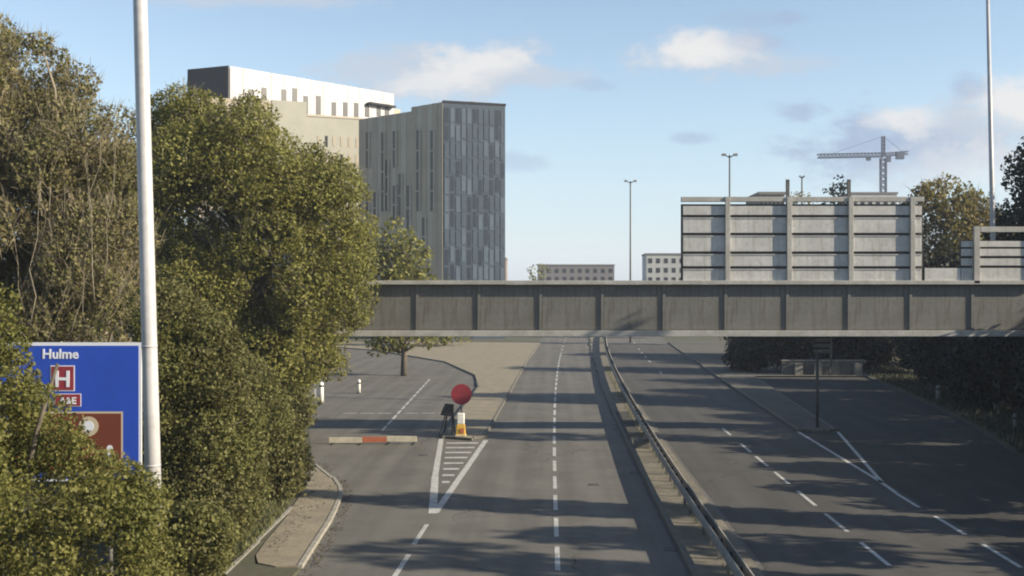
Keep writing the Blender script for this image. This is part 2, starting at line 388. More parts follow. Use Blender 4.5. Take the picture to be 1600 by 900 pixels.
# left pavement
pk = [(interp(y, LEFT)+.02, y) for y in (31.2,34,37,38.9,41.9,43.5,44.8,46.5,48.2)]
pav = struct(MB().prism([(x-.07, y) for x, y in pk]+[(-10.35,48.3),(-9.65,44),(-9.0,38),(-8.75,34),(-8.6,32.4),(-8.3,31.5),(-7.7,31.1)], .002, .12).build('pavement', M['paving']))
kerb([(x-.03, y) for x, y in pk], pav, True)
edge = struct(MB().prism([(-8.88,29.6),(-8.96,33.4),(-9.14,38.8),(-9.2,38.8),(-9.02,33.4),(-8.94,29.6)], .002, .06).build('verge_edging', M['kerb_white']))
kerb([(-8.9,29.6),(-8.98,33.4)], edge, True); kerb([(-9.05,34.0),(-9.16,38.8)], edge, True)
# left verge
vp = [(-6.98,-30),(-6.98,31.0),(-7.7,31.0),(-8.35,31.4),(-8.65,32.4),(-8.8,34),(-9.05,38),(-9.7,44),(-10.4,48.4),(-11.0,51),(-12.4,57),(-14.0,64),(-15.5,72),(-17.1,80),(-19.3,89),(-22.6,100),(-28.1,115),(-36.1,130),(-48.1,145),(-64,160),(-160,160),(-160,-30)]
struct(MB().prism(vp, .001, .11).build('verge', M['soil']))
vr = [(20.6,-30),(20.9,30),(21.5,45),(22.4,52),(24.1,60),(25.9,72),(27.3,85),(28.7,98),(31.1,110),(37.1,125),(46.1,140),(64,160),(160,160),(160,-30)]
rv = struct(MB().prism(vr, .001, .11).build('verge', M['soil']))
M['kerb_dark'] = mat('dark_kerb', (.055,.052,.045), .95, (.035,.033,.028), 2)  # darker concrete for the right verge kerb
kerb_me = MB().box(-.07,0,0,.07,.9,.13).mesh('kerb_stone', M['kerb_dark'])
kerb([(x-.06, y) for x, y in vr[1:10]], rv)
kerb_me = MB().box(-.07,0,0,.07,.9,.13).mesh('kerb_stone', M['concrete'])
# median
yl = list(range(-30, 420, 6))
med = ribbon(lambda y: 4.14+bend(y), lambda y: 5.95+bend(y), -30, 420, .12, 6).build('median', M['median']); struct(med)
sd = ribbon(lambda y: 4.16+bend(y), lambda y: 5.0+bend(y), 56.5, 70, .124, 3); sd.build('shaded_soil', M['median_dark'], med)  # dark soil strip with cast shadow mixed into its tone
kerb([(4.07+bend(y), y) for y in range(-30, 420, 6)], med); ribbon(lambda y: 5.952+bend(y), lambda y: 6.15+bend(y), -30, 420, .06, 6).build('channel', M['asphalt'], med)
# left island
li = [(-5.5,58.4),(-4.4,57.8),(-3.45,58.4),(-3.3,62),(-3.2+bend(84),84),(-3.2+bend(120),120),(-3.2+bend(160),160),(-40,160),(-22,140),(-11,118),(-6.6,100),(-5.5,88),(-5.6,66)]
isl = struct(MB().prism(li, .002, .12).build('traffic_island', M['paving'])); kerb(li, isl, close=True)
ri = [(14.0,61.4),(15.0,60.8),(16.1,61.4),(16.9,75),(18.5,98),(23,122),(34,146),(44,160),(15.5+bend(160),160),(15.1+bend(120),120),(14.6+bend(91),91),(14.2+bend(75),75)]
ris = struct(MB().prism(ri, .002, .12).build('traffic_island', mat('shaded_island_surface', (.075,.07,.055), .95, (.05,.048,.038), .8, bump=.4))); kerb(ri, ris, close=True)  # tree shade is put into this island's dark colour

# grass and leaf litter (numpy blades)
def quads(name, P, N, T, L, W, m, parent=None):
    """P centres, N normals, T long axis, L W half sizes: one rhombus leaf for each"""
    B = np.cross(N, T); B /= np.maximum(np.linalg.norm(B, axis=1, keepdims=True), 1e-6)
    n = len(P); V = np.empty((n, 4, 3), np.float32)
    V[:,0] = P-T*L[:,None]; V[:,1] = P+B*W[:,None]; V[:,2] = P+T*L[:,None]; V[:,3] = P-B*W[:,None]
    off = root_loc(parent); V -= np.array(off, np.float32)
    me = bpy.data.meshes.new(name); me.vertices.add(n*4); me.vertices.foreach_set('co', V.ravel())
    me.loops.add(n*4); me.loops.foreach_set('vertex_index', np.arange(n*4, dtype=np.int32))
    me.polygons.add(n); me.polygons.foreach_set('loop_start', np.arange(0, n*4, 4, dtype=np.int32)); me.polygons.foreach_set('loop_total', np.full(n, 4, np.int32))
    me.update(calc_edges=True); me.materials.append(m)
    o = bpy.data.objects.new(name, me); C.objects.link(o); o.parent = parent; return o
def unit(a): return a/np.maximum(np.linalg.norm(a, axis=1, keepdims=True), 1e-6)
rg = np.random.default_rng(3)
def strew(name, fx, y0, y1, n, m, h=(.05,.2), z=.11, flat=False, label=None, cat=None):
    y_ = rg.uniform(y0, y1, n); X0 = np.array([fx(q)[0] for q in y_]); X1 = np.array([fx(q)[1] for q in y_])
    x_ = X0+(X1-X0)*rg.random(n); L = rg.uniform(*h, n)/2
    if flat:
        N = unit(np.stack([rg.normal(0,.3,n), rg.normal(0,.3,n), np.ones(n)], 1)); T = unit(np.cross(N, rg.normal(0,1,(n,3)))); P = np.stack([x_, y_, np.full(n, z+.015)], 1); W = L*.7
    else:
        T = unit(np.stack([rg.normal(0,.4,n), rg.normal(0,.4,n), np.ones(n)], 1)); N = unit(np.cross(T, rg.normal(0,1,(n,3)))); P = np.stack([x_, y_, z+L*.95], 1); W = L*.16
    o = quads(name, P, N, T, L, W, m)
    tag(o, label, cat, kind='stuff'); return o
def gx(y): r = interp(y, [(26,-8.7),(33.5,-8.95),(38,-9.15),(44,-9.8),(48,-10.5),(51,-11.1),(57,-12.6),(64,-14.2),(72,-15.7),(100,-22.7)]); return r-3.2, r
strew('grass', gx, 26, 75, 30000, M['grass'], (.06,.3), label='rough yellowing grass along the left verge edge', cat='grass')
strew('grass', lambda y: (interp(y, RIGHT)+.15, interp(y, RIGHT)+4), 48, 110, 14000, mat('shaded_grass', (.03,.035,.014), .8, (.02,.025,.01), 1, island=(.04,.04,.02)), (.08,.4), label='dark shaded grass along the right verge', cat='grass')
strew('leaf_litter', lambda y: (interp(y,[(31,-8.6),(38,-9.0),(44,-9.6)]),-8.1-max(0,y-40)*.1), 32.6, 44, 300, M['leaf_litter'], (.04,.10), .12, True, 'fallen leaves along the back of the buff pavement', 'leaf litter')
strew('leaf_litter', lambda y: (interp(y, LEFT)+.05, interp(y, LEFT)+.5), 30, 50, 600, M['leaf_litter'], (.04,.10), .006, True, 'fallen leaves in the gutter beside the pavement kerb', 'leaf litter')
strew('grass', lambda y: (4.9+bend(y), 5.3+bend(y)), 24, 110, 2600, M['grass'], (.04,.16), .12, label='sparse weeds under the central crash barrier', cat='weeds')

# ------------------------------------------------------------------ trees
def trunk_tube(mb, a, b, r0, r1, rnd, k=6, wob=.06, seg=4):
    a, b = Vector(a), Vector(b); L = (b-a).length; pts = []
    for i in range(seg+1):
        t = i/seg; p = a.lerp(b, t)
        if 0 < i < seg: p += Vector((rnd.uniform(-1,1), rnd.uniform(-1,1), rnd.uniform(-.5,.5)))*L*wob
        pts.append(p)
    mb.tube(pts, [r0+(r1-r0)*i/seg for i in range(seg+1)], k); return pts
def inside(x, z, poly):
    c = False; n = len(poly)
    for i in range(n):
        x1, z1 = poly[i]; x2, z2 = poly[(i+1) % n]
        if (z1 > z) != (z2 > z) and x < (x2-x1)*(z-z1)/(z2-z1)+x1: c = not c
    return c
def edged(x, z, poly):
    d = 1e9; n = len(poly)
    for i in range(n):
        ax, az = poly[i]; bx, bz = poly[(i+1) % n]; vx, vz = bx-ax, bz-az
        t = max(0, min(1, ((x-ax)*vx+(z-az)*vz)/(vx*vx+vz*vz+1e-9))); d = min(d, math.hypot(x-ax-t*vx, z-az-t*vz))
    return d
def foliage(blobs, size, dens, seed, twig=0.0, parent=None, m=None, tm=None, droop=0.0, aspect=.62):
    r = np.random.default_rng(seed); PP = []; NN = []
    for (cx, cy, cz, ra, rb, rc) in blobs:
        area = 4*math.pi*((ra*rb)**1.6/3+(ra*rc)**1.6/3+(rb*rc)**1.6/3)**(1/1.6)
        n = int(area*dens/(size*size)); 
        d = unit(r.normal(0,1,(n,3)))
        # lumps: push the shell in and out by a sum of waves, thin it where the wave is low
        f = np.sin(d@unit(r.normal(0,1,(1,3)))[0]*7+r.uniform(0,6))+np.sin(d@unit(r.normal(0,1,(1,3)))[0]*11+r.uniform(0,6))+np.sin(d@unit(r.normal(0,1,(1,3)))[0]*5+r.uniform(0,6))
        rad = .84+.10*f/1.5+r.normal(0,.09,n); keep = (r.random(n) < .62+.25*f) & (rad > .35)
        inner = r.random(n) < .15; rad = np.where(inner, r.uniform(.3,.9,n), rad)
        P = np.array([cx,cy,cz])+d*rad[:,None]*np.array([ra,rb,rc]); keep &= P[:,2] > .15
        PP.append(P[keep]); NN.append(d[keep])
    P = np.concatenate(PP); D = np.concatenate(NN); n = len(P)
    N = unit(D*.7+r.normal(0,.75,(n,3))+np.array([0,0,.25])); T = unit(np.cross(N, r.normal(0,1,(n,3)))+np.array([0,0,-droop]))
    L = size*r.uniform(.55,1.3,n)/1.3
    o = quads('foliage', P.astype(np.float32), N, T, L, L*aspect, m, parent); o['kind'] = 'stuff'
    if twig > 0:
        k = int(n*twig); idx = r.integers(0, n, k); Pt = P[idx]; Tt = unit(D[idx]*.6+np.array([0,0,.8])+r.normal(0,.35,(k,3))); Nt = unit(np.cross(Tt, r.normal(0,1,(k,3))))
        Lt = size*r.uniform(2,6,k); o2 = quads('twigs', Pt, Nt, Tt, Lt, np.full(k, size*.11), tm or M['twig'], parent); o2['kind'] = 'stuff'
    return n
tri_count = 0
def tree(name, label, cat, poly, Y, thick, nb, rmax, size, dens, m, seed, base=None, group=None, twig=0.0, trunk=.18, limbs=True, bark=None, tm=None):
    """poly: crown outline as seen, in photo pixels at distance Y; filled with overlapping leaf clumps that bulge towards and away from the viewer"""
    rnd = random.Random(seed); P = [(X_(px, Y), max(.1, Z_(py, Y))) for px, py in poly]
    xs = [p[0] for p in P]; zs = [p[1] for p in P]; bl = []; tries = 0
    while len(bl) < nb and tries < 9000:
        tries += 1; x = rnd.uniform(min(xs), max(xs)); z = rnd.uniform(min(zs), max(zs))
        if not inside(x, z, P): continue
        e = edged(x, z, P)
        if e < rmax*.22: continue
        rr = min(e*1.12+.12*rmax, rmax)*rnd.uniform(.8,1.05); T_ = thick*min(1, .25+e/(rmax*2.2))
        yy_ = Y+rnd.uniform(-T_, T_)
        if any((x-b[0])**2+(yy_-b[1])**2+(z-b[2])**2 < (.55*max(rr, b[3]))**2 for b in bl): continue
        bl.append((x, yy_, z, rr*rnd.uniform(.85,1.1), rr*rnd.uniform(.8,1.05), rr*rnd.uniform(.75,1.0)))
    cx = base[0] if base else sum(xs)/len(xs); by = base[1] if base else Y
    t = thing(name, label, cat, (cx, by, .08), group)
    global tri_count
    tri_count += 2*foliage(bl, size, dens, seed, twig, t, m, tm)
    if trunk:
        mb = MB(); zt = min(zs)+.72*(max(zs)-min(zs)); mx = sum(xs)/len(xs)
        sp = trunk_tube(mb, (cx,by,.02), (mx,Y,zt), trunk, trunk*.3, rnd, 8, .03, 6)
        mb.build('trunk', bark or M['bark'], t, True)
        if limbs:
            q = MB()
            for b in bl[:40]:
                s = min(sp, key=lambda w: abs(w.z-(b[2]*.6)))
                trunk_tube(q, s, (b[0],b[1],b[2]), trunk*.42, trunk*.08, rnd, 5, .07, 4)
                for _ in range(3): trunk_tube(q, (b[0],b[1],b[2]), (b[0]+rnd.uniform(-1,1)*b[3], b[1]+rnd.uniform(-1,1)*b[4], b[2]+rnd.uniform(0,1.1)*b[5]), trunk*.10, trunk*.03, rnd, 3, .1, 2)
            q.build('limbs', bark or M['bark'], t, True)
    return t
def round_tree(name, label, cat, x, y, h, w, m, seed, size=.2, dens=.5, group=None, conifer=False, trunk=.2, z0=.5, twig=0.0):
    rnd = random.Random(seed); bl = []
    if conifer == 2:
        for i in range(16): bl.append((x+rnd.uniform(-.2,.2), y+rnd.uniform(-.2,.2), z0+(h-z0)*(i+.5)/16, w*.48*(1 if i < 13 else .6), w*.48*(1 if i < 13 else .6), (h-z0)/16*1.1))
    elif conifer:
        k = 9
        for i in range(k):
            t = i/(k-1); rr = w/2*(1-t)**.8+.25
            for j in range(max(1, int(5*(1-t)))):
                a = rnd.uniform(0, 6.28); bl.append((x+math.cos(a)*rr*.45, y+math.sin(a)*rr*.45, z0+(h-z0)*t*.96, rr*.62, rr*.62, (h-z0)/k*.95))
    else:
        for i in range(11):
            t = rnd.uniform(.12,.86); a = rnd.uniform(0, 6.28); e = math.sin(math.pi*min(.95, t*.8+.18)); rr = w*.5*rnd.uniform(.38,.55)
            bl.append((x+math.cos(a)*w*.28*e, y+math.sin(a)*w*.28*e, z0+(h-z0)*t, rr, rr, min(rr, (h-z0)*.26)))
        bl.append((x, y, h-w*.2, w*.3, w*.3, w*.22)); bl.append((x, y, z0+w*.3, w*.42, w*.42, w*.34))
    t = thing(name, label, cat, (x, y, .08), group)
    global tri_count
    tri_count += 2*foliage(bl, size, dens, seed, twig, t, m)
    mb = MB(); trunk_tube(mb, (x,y,.02), (x,y,h*.8), trunk, trunk*.3, rnd, 7, .02, 4)
    for b in bl[:8]: trunk_tube(mb, (x,y,max(z0*.5, b[2]*.55)), b[:3], trunk*.35, trunk*.08, rnd, 4, .05, 3)
    mb.build('trunk', M['bark'], t, True)
    return t
LT = 'trees and shrubs on the left verge'
tree('tall_tree', 'tall brown-olive thinning tree behind the blue sign, tallest at the left edge', 'tree',
     [(-160,60),(-60,38),(0,34),(44,32),(88,46),(106,80),(122,98),(138,124),(158,142),(180,168),(204,180),(224,205),(238,300),(232,420),(228,560),(150,600),(-160,600)], 36, 2.6, 135, 1.2, .088, 1.05, M['leaf_brown'], 11, (-15,36.5), LT, twig=.30, trunk=.26, bark=M['pale_bark'])
tall = bpy.data.objects['tall_tree']; rb_ = random.Random(77)
for k_ in range(16):
    a_ = at(rb_.uniform(-20, 190), rb_.uniform(430, 560), rb_.uniform(33.2, 34.2)); L_ = rb_.uniform(2.0, 5.0); an = rb_.uniform(-.15, .75)
    b_ = a_+Vector((math.sin(an)*L_, rb_.uniform(-.7,.3), math.cos(an)*L_)); q = MB(); r_ = rb_.uniform(.010,.024)
    pt = trunk_tube(q, a_, b_, r_, r_*.4, rb_, 5, .03, 5)
    for w_ in pt[2:]: trunk_tube(q, w_, w_+Vector((rb_.uniform(-.6,.8), rb_.uniform(-.3,.2), rb_.uniform(.4,1.1))), r_*.5, r_*.25, rb_, 3, .05, 3)
    q.build('branch', M['pale_bark'], tall, True)
tree('green_tree', 'broad olive-green tree in front of the pale buildings', 'tree',
     [(215,185),(236,160),(262,150),(292,135),(350,146),(402,152),(428,168),(452,192),(478,218),(508,224),(538,250),(562,278),(580,312),(590,400),(575,520),(520,600),(380,620),(240,560),(210,400)], 55, 3.6, 135, 1.75, .115, 1.15, M['leaf_green'], 12, (-15.8,55), LT, twig=.05, trunk=.3)
tree('bare_tree', 'grey twiggy tree top between the pale column and the green tree', 'tree',
     [(150,215),(185,165),(215,170),(240,130),(275,118),(300,128),(310,200),(260,300),(150,300)], 66, 2.0, 26, 1.5, .13, .16, M['leaf_brown'], 13, None, LT, twig=1.6, trunk=.2, tm=M['pale_bark'])
tree('shrub', 'big olive bush in the bottom left corner, covering the foot of the blue sign', 'bush',
     [(-160,400),(-30,420),(6,446),(27,486),(49,526),(74,567),(100,612),(128,650),(159,682),(190,716),(218,752),(240,792),(254,842),(256,1000),(-160,1000)], 19.5, 1.7, 135, .6, .055, 1.0, M['leaf_olive'], 14, (-11,19.5), LT, trunk=.1, limbs=False)
tree('shrub', 'low dark green bush around the foot of the pale column', 'bush',
     [(190,800),(235,782),(262,800),(300,775),(345,790),(372,822),(366,862),(340,900),(330,990),(180,1010)], 22.9, .8, 60, .55, .07, .95, M['leaf_mid'], 15, (-8.9,25.2), LT, trunk=.08)
tree('shrub', 'tall yellow-green bush right of the pale column, under the green tree', 'bush',
     [(205,470),(252,440),(300,446),(332,478),(362,506),(384,548),(402,600),(410,700),(404,790),(380,850),(345,900),(300,960),(220,960),(205,700)], 32.5, 1.9, 115, .95, .078, 1.1, M['leaf_mid'], 16, (-10.9,33), LT, trunk=.14)
tree('shrub', 'bush reaching the back of the buff pavement, left of the hatched triangle', 'bush',
     [(350,520),(392,556),(424,586),(450,622),(468,662),(478,704),(484,742),(468,768),(432,792),(402,836),(350,860),(330,700)], 41.5, 1.7, 90, 1.0, .092, 1.1, M['leaf_mid'], 17, (-11.0,42), LT, trunk=.13)
tree('shrub', 'dark bush at the mouth of the slip road behind the white marker post', 'bush',
     [(380,540),(430,560),(470,590),(492,622),(486,664),(476,705),(420,720),(370,700)], 60, 2.0, 50, 1.2, .16, .95, M['leaf_mid'], 18, (-15.5,60), LT, trunk=.15)
tree('green_tree', 'rounded green tree beyond the slip road, right of the broad olive tree', 'tree',
     [(560,330),(600,322),(640,352),(675,395),(690,450),(690,540),(560,560)], 100, 3.0, 40, 2.4, .28, .6, M['leaf_green'], 19, None, LT, trunk=.3)
# backing growth on the left so that no bare ground shows between the trunks
for i, (x, y, h, w, l) in enumerate(((-21,44,10.5,8,'olive tree behind the tall brown tree, left of the column'),(-22,62,13,9,'olive tree deep behind the pale column'),(-26,85,12,10,'rounded tree along the outside of the slip road bend'),(-34,102,13,11,'rounded tree farthest along the outside of the slip road'),(-17,28,6,6,'bushy olive shrub behind the blue sign posts'))):
    round_tree('verge_tree', l, 'tree', x, y, h, w, M[('leaf_brown','leaf_green','leaf_mid')[i % 3]], 40+i, .2, .5, LT)
# right side
RT = 'dark trees on the right verge'
tree('autumn_tree', 'yellow-brown autumn tree behind the gap between the two gantry sign backs', 'tree',
     [(1405,330),(1424,300),(1440,286),(1470,278),(1500,290),(1530,302),(1552,322),(1580,360),(1590,480),(1560,560),(1420,560),(1400,420)], 100, 3.5, 75, 2.4, .24, .95, M['leaf_autumn'], 21, (38,101), RT, twig=.08, trunk=.3)
tree('dark_tree', 'near-black evergreen rising above the gantry at the right edge', 'tree',
     [(1528,420),(1552,345),(1566,300),(1578,256),(1590,232),(1604,214),(1660,190),(1740,230),(1780,420),(1760,690),(1560,650),(1500,560)], 72, 3.2, 95, 1.9, .2, 1.3, M['leaf_dark'], 22, (33.5,73), RT, trunk=.3)
rt = [(31,64,9.2,8.0,'dark evergreen below the second sign back, beyond the gantry'),(27.6,57.5,7.5,6,'dark bush by the gantry at the right road edge'),(30.5,80,10,8,'dark evergreen behind the white bollard on the slip road verge'),
      (32.5,90,10.5,8,'dark evergreen at the inside of the slip road bend'),(35,101,10,8,'dark evergreen where the slip road turns away'),(42,86,14,11,'tall dark tree deep behind the gantry on the right'),(28.5,71,6.5,5.5,'low dark bush beside the slip road under the gantry'),
      (46,110,15,12,'dark tree at the end of the slip road verge'),(30,120,10,9,'dark tree seen under the gantry beyond the parapet wall'),(24,128,9.5,9,'dark tree beyond the parapet wall, nearest the main road'),(38,124,12,10,'broad dark tree behind the right end of the parapet wall')]
for i, (x, y, h, w, l) in enumerate(rt): round_tree('dark_tree', l, 'tree', x, y, h, w, M['leaf_dark'], 60+i, .22, 1.3, RT)
# shrubs behind the parapet wall, then off-frame trees added to shade the carriageways
for i, (x, y, h, w) in enumerate(((19.5,105,5.2,5.5),(23.5,106,5.0,5.5),(27.5,105.5,5.6,6),(31.2,106.5,5.4,6))):
    round_tree('dark_shrub', 'dark shrub close behind the parapet wall, '+('leftmost','second from the left','third from the left','rightmost')[i]+' of four', 'shrub', x, y, h, w, M['leaf_dark'], 200+i, .22, 1.3, 'dark shrubs behind the parapet wall')
sh = [(25.6,50.5,7.2,6),(25.4,45.5,7.0,6),(25.2,40.8,7.2,5.5),(26.0,37.3,6.6,4.5)]
for i, (x, y, h, w) in enumerate(sh): round_tree('shade_shrub', ('added off-frame shrub shading the near right carriageway, %s' % ('second','third','nearest','farthest')[i])+' of the row of four', 'shrub', x, y, h, w, M['leaf_dark'], 80+i, .30, 2.0, 'added unseen shade shrubs by the near road')
sh = [(27,33.9,18,3.0,2),(28,29.3,13,6,0),(29,25.5,16,6,0),(27,20.5,12,5,0),(30,15,15,7,0),(27,9,13,6,0),(31,52.3,18.5,6.5,0),(41,48,13.2,9,0),(42,66,13.5,9,0),(41,41,13,8,0),(44,57,14,9,0),(45,75,15,10,0)]
for i, (x, y, h, w, cf) in enumerate(sh): round_tree('shade_tree', ('added narrow columnar tree casting the sharp shadow band','dense tall tree just nearer than the narrow columnar tree','tallest broad tree of the near right verge','short broad tree between two taller ones on the near right verge','widest tree on the near right verge','nearest tree beside the right carriageway','added tallest dark tree shading the road by the gantry','dark tree of the added back row, second from the near end','dark tree of the added back row level with the gantry','nearest dark tree of the added back row','dark tree of the added back row just nearer than the gantry','farthest dark tree of the added back row')[i], 'tree', x, y, h, w, M['leaf_dark'], 90+i, .34, 2.2, 'added unseen shade trees by the near road', conifer=cf)
# far trees
FT = 'distant trees along the horizon'
tree('conifer', 'dark pointed conifer showing above the gantry top, left of the crane', 'tree', [(1296,300),(1299,282),(1306,268),(1318,276),(1326,300),(1330,420),(1290,420)], 150, 1.2, 34, 1.5, .3, .6, M['leaf_dark'], 31, None, FT, trunk=.25, limbs=False)
tree('conifer', 'smaller dark conifer above the gantry top beside the taller one', 'tree', [(1284,305),(1290,286),(1297,305),(1300,420),(1280,420)], 152, .8, 16, 1.0, .3, .6, M['leaf_dark'], 32, None, FT, trunk=.2, limbs=False)
tree('far_tree', 'small olive tree top peeping over the gantry by the left upright', 'tree', [(1228,312),(1238,298),(1252,291),(1266,300),(1276,314),(1276,420),(1228,420)], 170, 1.2, 26, 1.9, .35, .6, M['leaf_autumn'], 33, None, FT, trunk=.25, limbs=False)
rf = random.Random(9)
for i in range(16):
    x = -78+i*11.5+rf.uniform(-2,2)+40; y = 300+rf.uniform(-20,60)
    if abs(x-(6+bend(y))) < 16: continue
    round_tree('far_tree', ('olive','brown-green','dark')[i % 3]+' far tree on the horizon, '+('left of the far brick building','behind the far brick building','at the right end of the far brick building','just left of the road end','at the left end of the long grey building','before the long grey building','at the right end of the long grey building','just right of the road end','left of the far pale building','before the far pale building','behind the left end of the gantry sign','behind the middle of the gantry sign','behind the right end of the gantry sign','behind the autumn tree','behind the dark evergreen','beyond the right edge')[i], 'tree', x, y, rf.uniform(10,17), rf.uniform(11,16), M[('leaf_green','leaf_autumn','leaf_dark')[i % 3]], 120+i, .75, .45, FT, trunk=.4)
for i, (x, y, h, w) in enumerate(((-14,150,9,9),(-22,175,11,10),(-13,200,10,10),(-30,215,13,12),(24+8,190,9,9),(38,215,12,11))):
    round_tree('far_tree', ('nearest olive tree left of the main road past the island','rounded olive tree set back left of the main road','farther olive tree close to the left of the main road','farthest olive tree set back left of the main road','dark tree right of the main road in the distance','farther dark tree set back right of the main road')[i], 'tree', x+(8 if x > 20 else 0), y, h, w, M['leaf_green' if i < 4 else 'leaf_dark'], 150+i, .4, .45, FT, trunk=.3)

# ------------------------------------------------------------------ gantry
GY = 60.0
gz = lambda py: Z_(py, GY)
gxx = lambda px: X_(px, GY)
gan = thing('sign_gantry', 'grey steel sign gantry over the road, seen from behind with two sign backs', 'gantry', (11.3, GY, 0))
GX0, GX1 = -14.6, 27.2
zt, zb = gz(444), gz(524)
MB().box(GX0, GY-.30, zt-.02, GX1, GY+1.2, zt+.20).build('top_flange', M['gantry_light'], gan, bevel=.015)
MB().box(GX0, GY-.30, zb-.05, GX1, GY+1.2, zb+.27).build('bottom_flange', M['gantry_light'], gan, bevel=.015)
MB().box(GX0+.05, GY+.10, zb+.28, GX1-.05, GY+1.0, zt-.03).build('girder_core', M['gap'], gan)
bay = 96.4/FPX*GY; x0 = gxx(1232)
xs = [x0+bay*i for i in range(-12, 6)]
xs = [x for x in xs if GX0+.2 < x < GX1-.2]
gp = MB().box(0,0,0,bay-.10,.05,zt-zb-.38).mesh('girder_panel', M['gantry'])
gr = MB().box(-.07,-.07,0,.09,.0,zt-zb-.32).mesh('stiffener', M['gantry'])
for x in xs:
    inst('stiffener', gr, (x-.06, GY+.05, zb+.28), gan)
    if x+bay < GX1: inst('girder_panel', gp, (x+.05, GY+.05, zb+.31), gan)
MB().box(GX0+.1, GY+.05, zb+.3, xs[0]-.2, GY+.1, zt-.06).build('girder_panel', M['gantry'], gan)
# first sign back
def sign_back(pxa, pxb, top, rows, posts, xpost_top=None, frame_top=None):
    zr = [(gz(a), gz(b)) for a, b in rows]
    ztop = gz(top); zfoot = gz(443)
    MB().box(gxx(pxa), GY-.02, zfoot, gxx(pxb), GY+.10, gz(rows[0][0]-3)).build('sign_face', M['gap'], gan)
    edges = [pxa]+posts+[pxb]
    for a, b in zip(edges, edges[1:]):
        xa, xb = gxx(a)+.10, gxx(b)-.10
        if xb-xa < .12: continue
        for zu, zl in zr: MB().box(xa, GY-.10, zl, xb, GY-.021, zu).build('sign_panel', M['sign_panel'], gan, bevel=.01)
        for (zu, zl), (zu2, _) in zip(zr, zr[1:]): MB().box(xa, GY-.13, zu2-.02, xb, GY-.105, zu2+.03).build('stiffening_rail', M['sign_panel'], gan)
    MB().box(gxx(pxa), GY-.22, ztop-.26, gxx(pxb), GY+.12, ztop).build('top_rail', M['gantry_light'], gan, bevel=.012)
    for p in posts:
        MB().box(gxx(p)-.13, GY-.28, zfoot+.02, gxx(p)+.13, GY-.105, ztop+.002).build('sign_post', M['gantry_light'], gan, bevel=.012)
rows1 = [(322,336),(341,364),(369,393),(398,416),(421,441)]
posts1 = [1232-96*i for i in range(1, -1, -1)]+[1328,1424]
sign_back(1064, 1442, 308, rows1, [1136,1232,1328,1424])
for p in (1232, 1328): MB().box(gxx(p)-.09, GY+.14, gz(318), gxx(p)+.09, GY+.30, gz(280)).build('lifting_upright', M['steel_dark'], gan)
# low plate between the signs, then second sign back with its open frame
MB().box(gxx(1444), GY-.10, gz(441), gxx(1500), GY-.03, gz(419)).build('sign_panel', M['sign_panel'], gan, bevel=.01)
rows2 = [(377,386),(389,400),(404,415),(419,441)]
MB().box(gxx(1500), GY-.05, gz(443), GX1-1.2, GY+.10, gz(376)).build('sign_face', M['gap'], gan)
for a, b in ((1501,1519),(1529,1614),(1624,1648)):
    for u0, u1 in rows2: MB().box(gxx(a), GY-.12, gz(u1), gxx(b), GY-.051, gz(u0)).build('sign_panel', M['sign_panel'], gan, bevel=.01)
MB().box(gxx(1519), GY-.30, gz(443), gxx(1528), GY-.13, gz(354)).build('sign_post', M['gantry_light'], gan, bevel=.012)
MB().box(gxx(1615), GY-.30, gz(443), gxx(1623), GY-.13, gz(354)).build('sign_post', M['gantry_light'], gan, bevel=.012)
MB().box(gxx(1529), GY-.28, gz(363), GX1-1.2, GY-.14, gz(354.5)).build('top_rail', M['gantry_light'], gan, bevel=.012)
# legs
for x in (-14.3, 26.9):
    lg = MB().box(x-.2, GY+.15, .1, x+.2, GY+.75, zb-.05).build('leg', M['steel_dark'], gan, bevel=.03)
    MB().box(x-.5, GY-.05, .1, x+.5, GY+.95, .19).build('base_plate', M['steel_dark'], lg)
    for dx in (-.42, .42):
        for dy in (.03, .87): MB().tube([(x+dx,GY+dy,.19),(x+dx,GY+dy,.26)], .035, 6).build('anchor_bolt', M['galv'], lg)

# ------------------------------------------------------------------ crash barrier on the median
cb = thing('crash_barrier', 'double galvanised steel crash barrier along the central reservation', 'crash barrier', (5.05, 30, .12))
def bx_(y): return 5.0+bend(y)*1.25+max(0, y-45)*.006
def rail(side, y0, y1, last=False):
    q = MB(); s = side; y = y0
    prof = [(0.0,.42),(.045,.47),(.075,.53),(.03,.585),(.075,.64),(.045,.70),(0.0,.74),(-.02,.74),(-.02,.42)]
    n0 = 0
    for i, yy_ in enumerate((y0, y1)):
        for (dx, z) in prof: q.v.append((bx_(yy_)+s*(.13+dx), yy_, z+.12))
    k = len(prof)
    for j in range(k): q.f.append((j, (j+1) % k, k+(j+1) % k, k+j) if s > 0 else (k+j, k+(j+1) % k, (j+1) % k, j))
    q.f.append(tuple(range(k))); q.f.append(tuple(range(2*k-1, k-1, -1)))
    return q.build('rail', M['galv'], cb)
y = 14.0
while y < 230:
    for s in (-1, 1): rail(s, y+(.8 if s < 0 else 0), y+3.99+(.8 if s < 0 else 0))
    y += 4.0
post_me = MB().box(-.05,-.04,-.02,.05,.04,.60).mesh('post', M['steel_dark'])
br_me = MB().box(-.13,-.06,.48,.13,.06,.60).mesh('spacer_block', M['steel_dark'])
y = 14.3
while y < 170:
    inst('post', post_me, (bx_(y), y, .12), cb); inst('spacer_block', br_me, (bx_(y)+.0, y+.1, .12), cb); y += 1.6

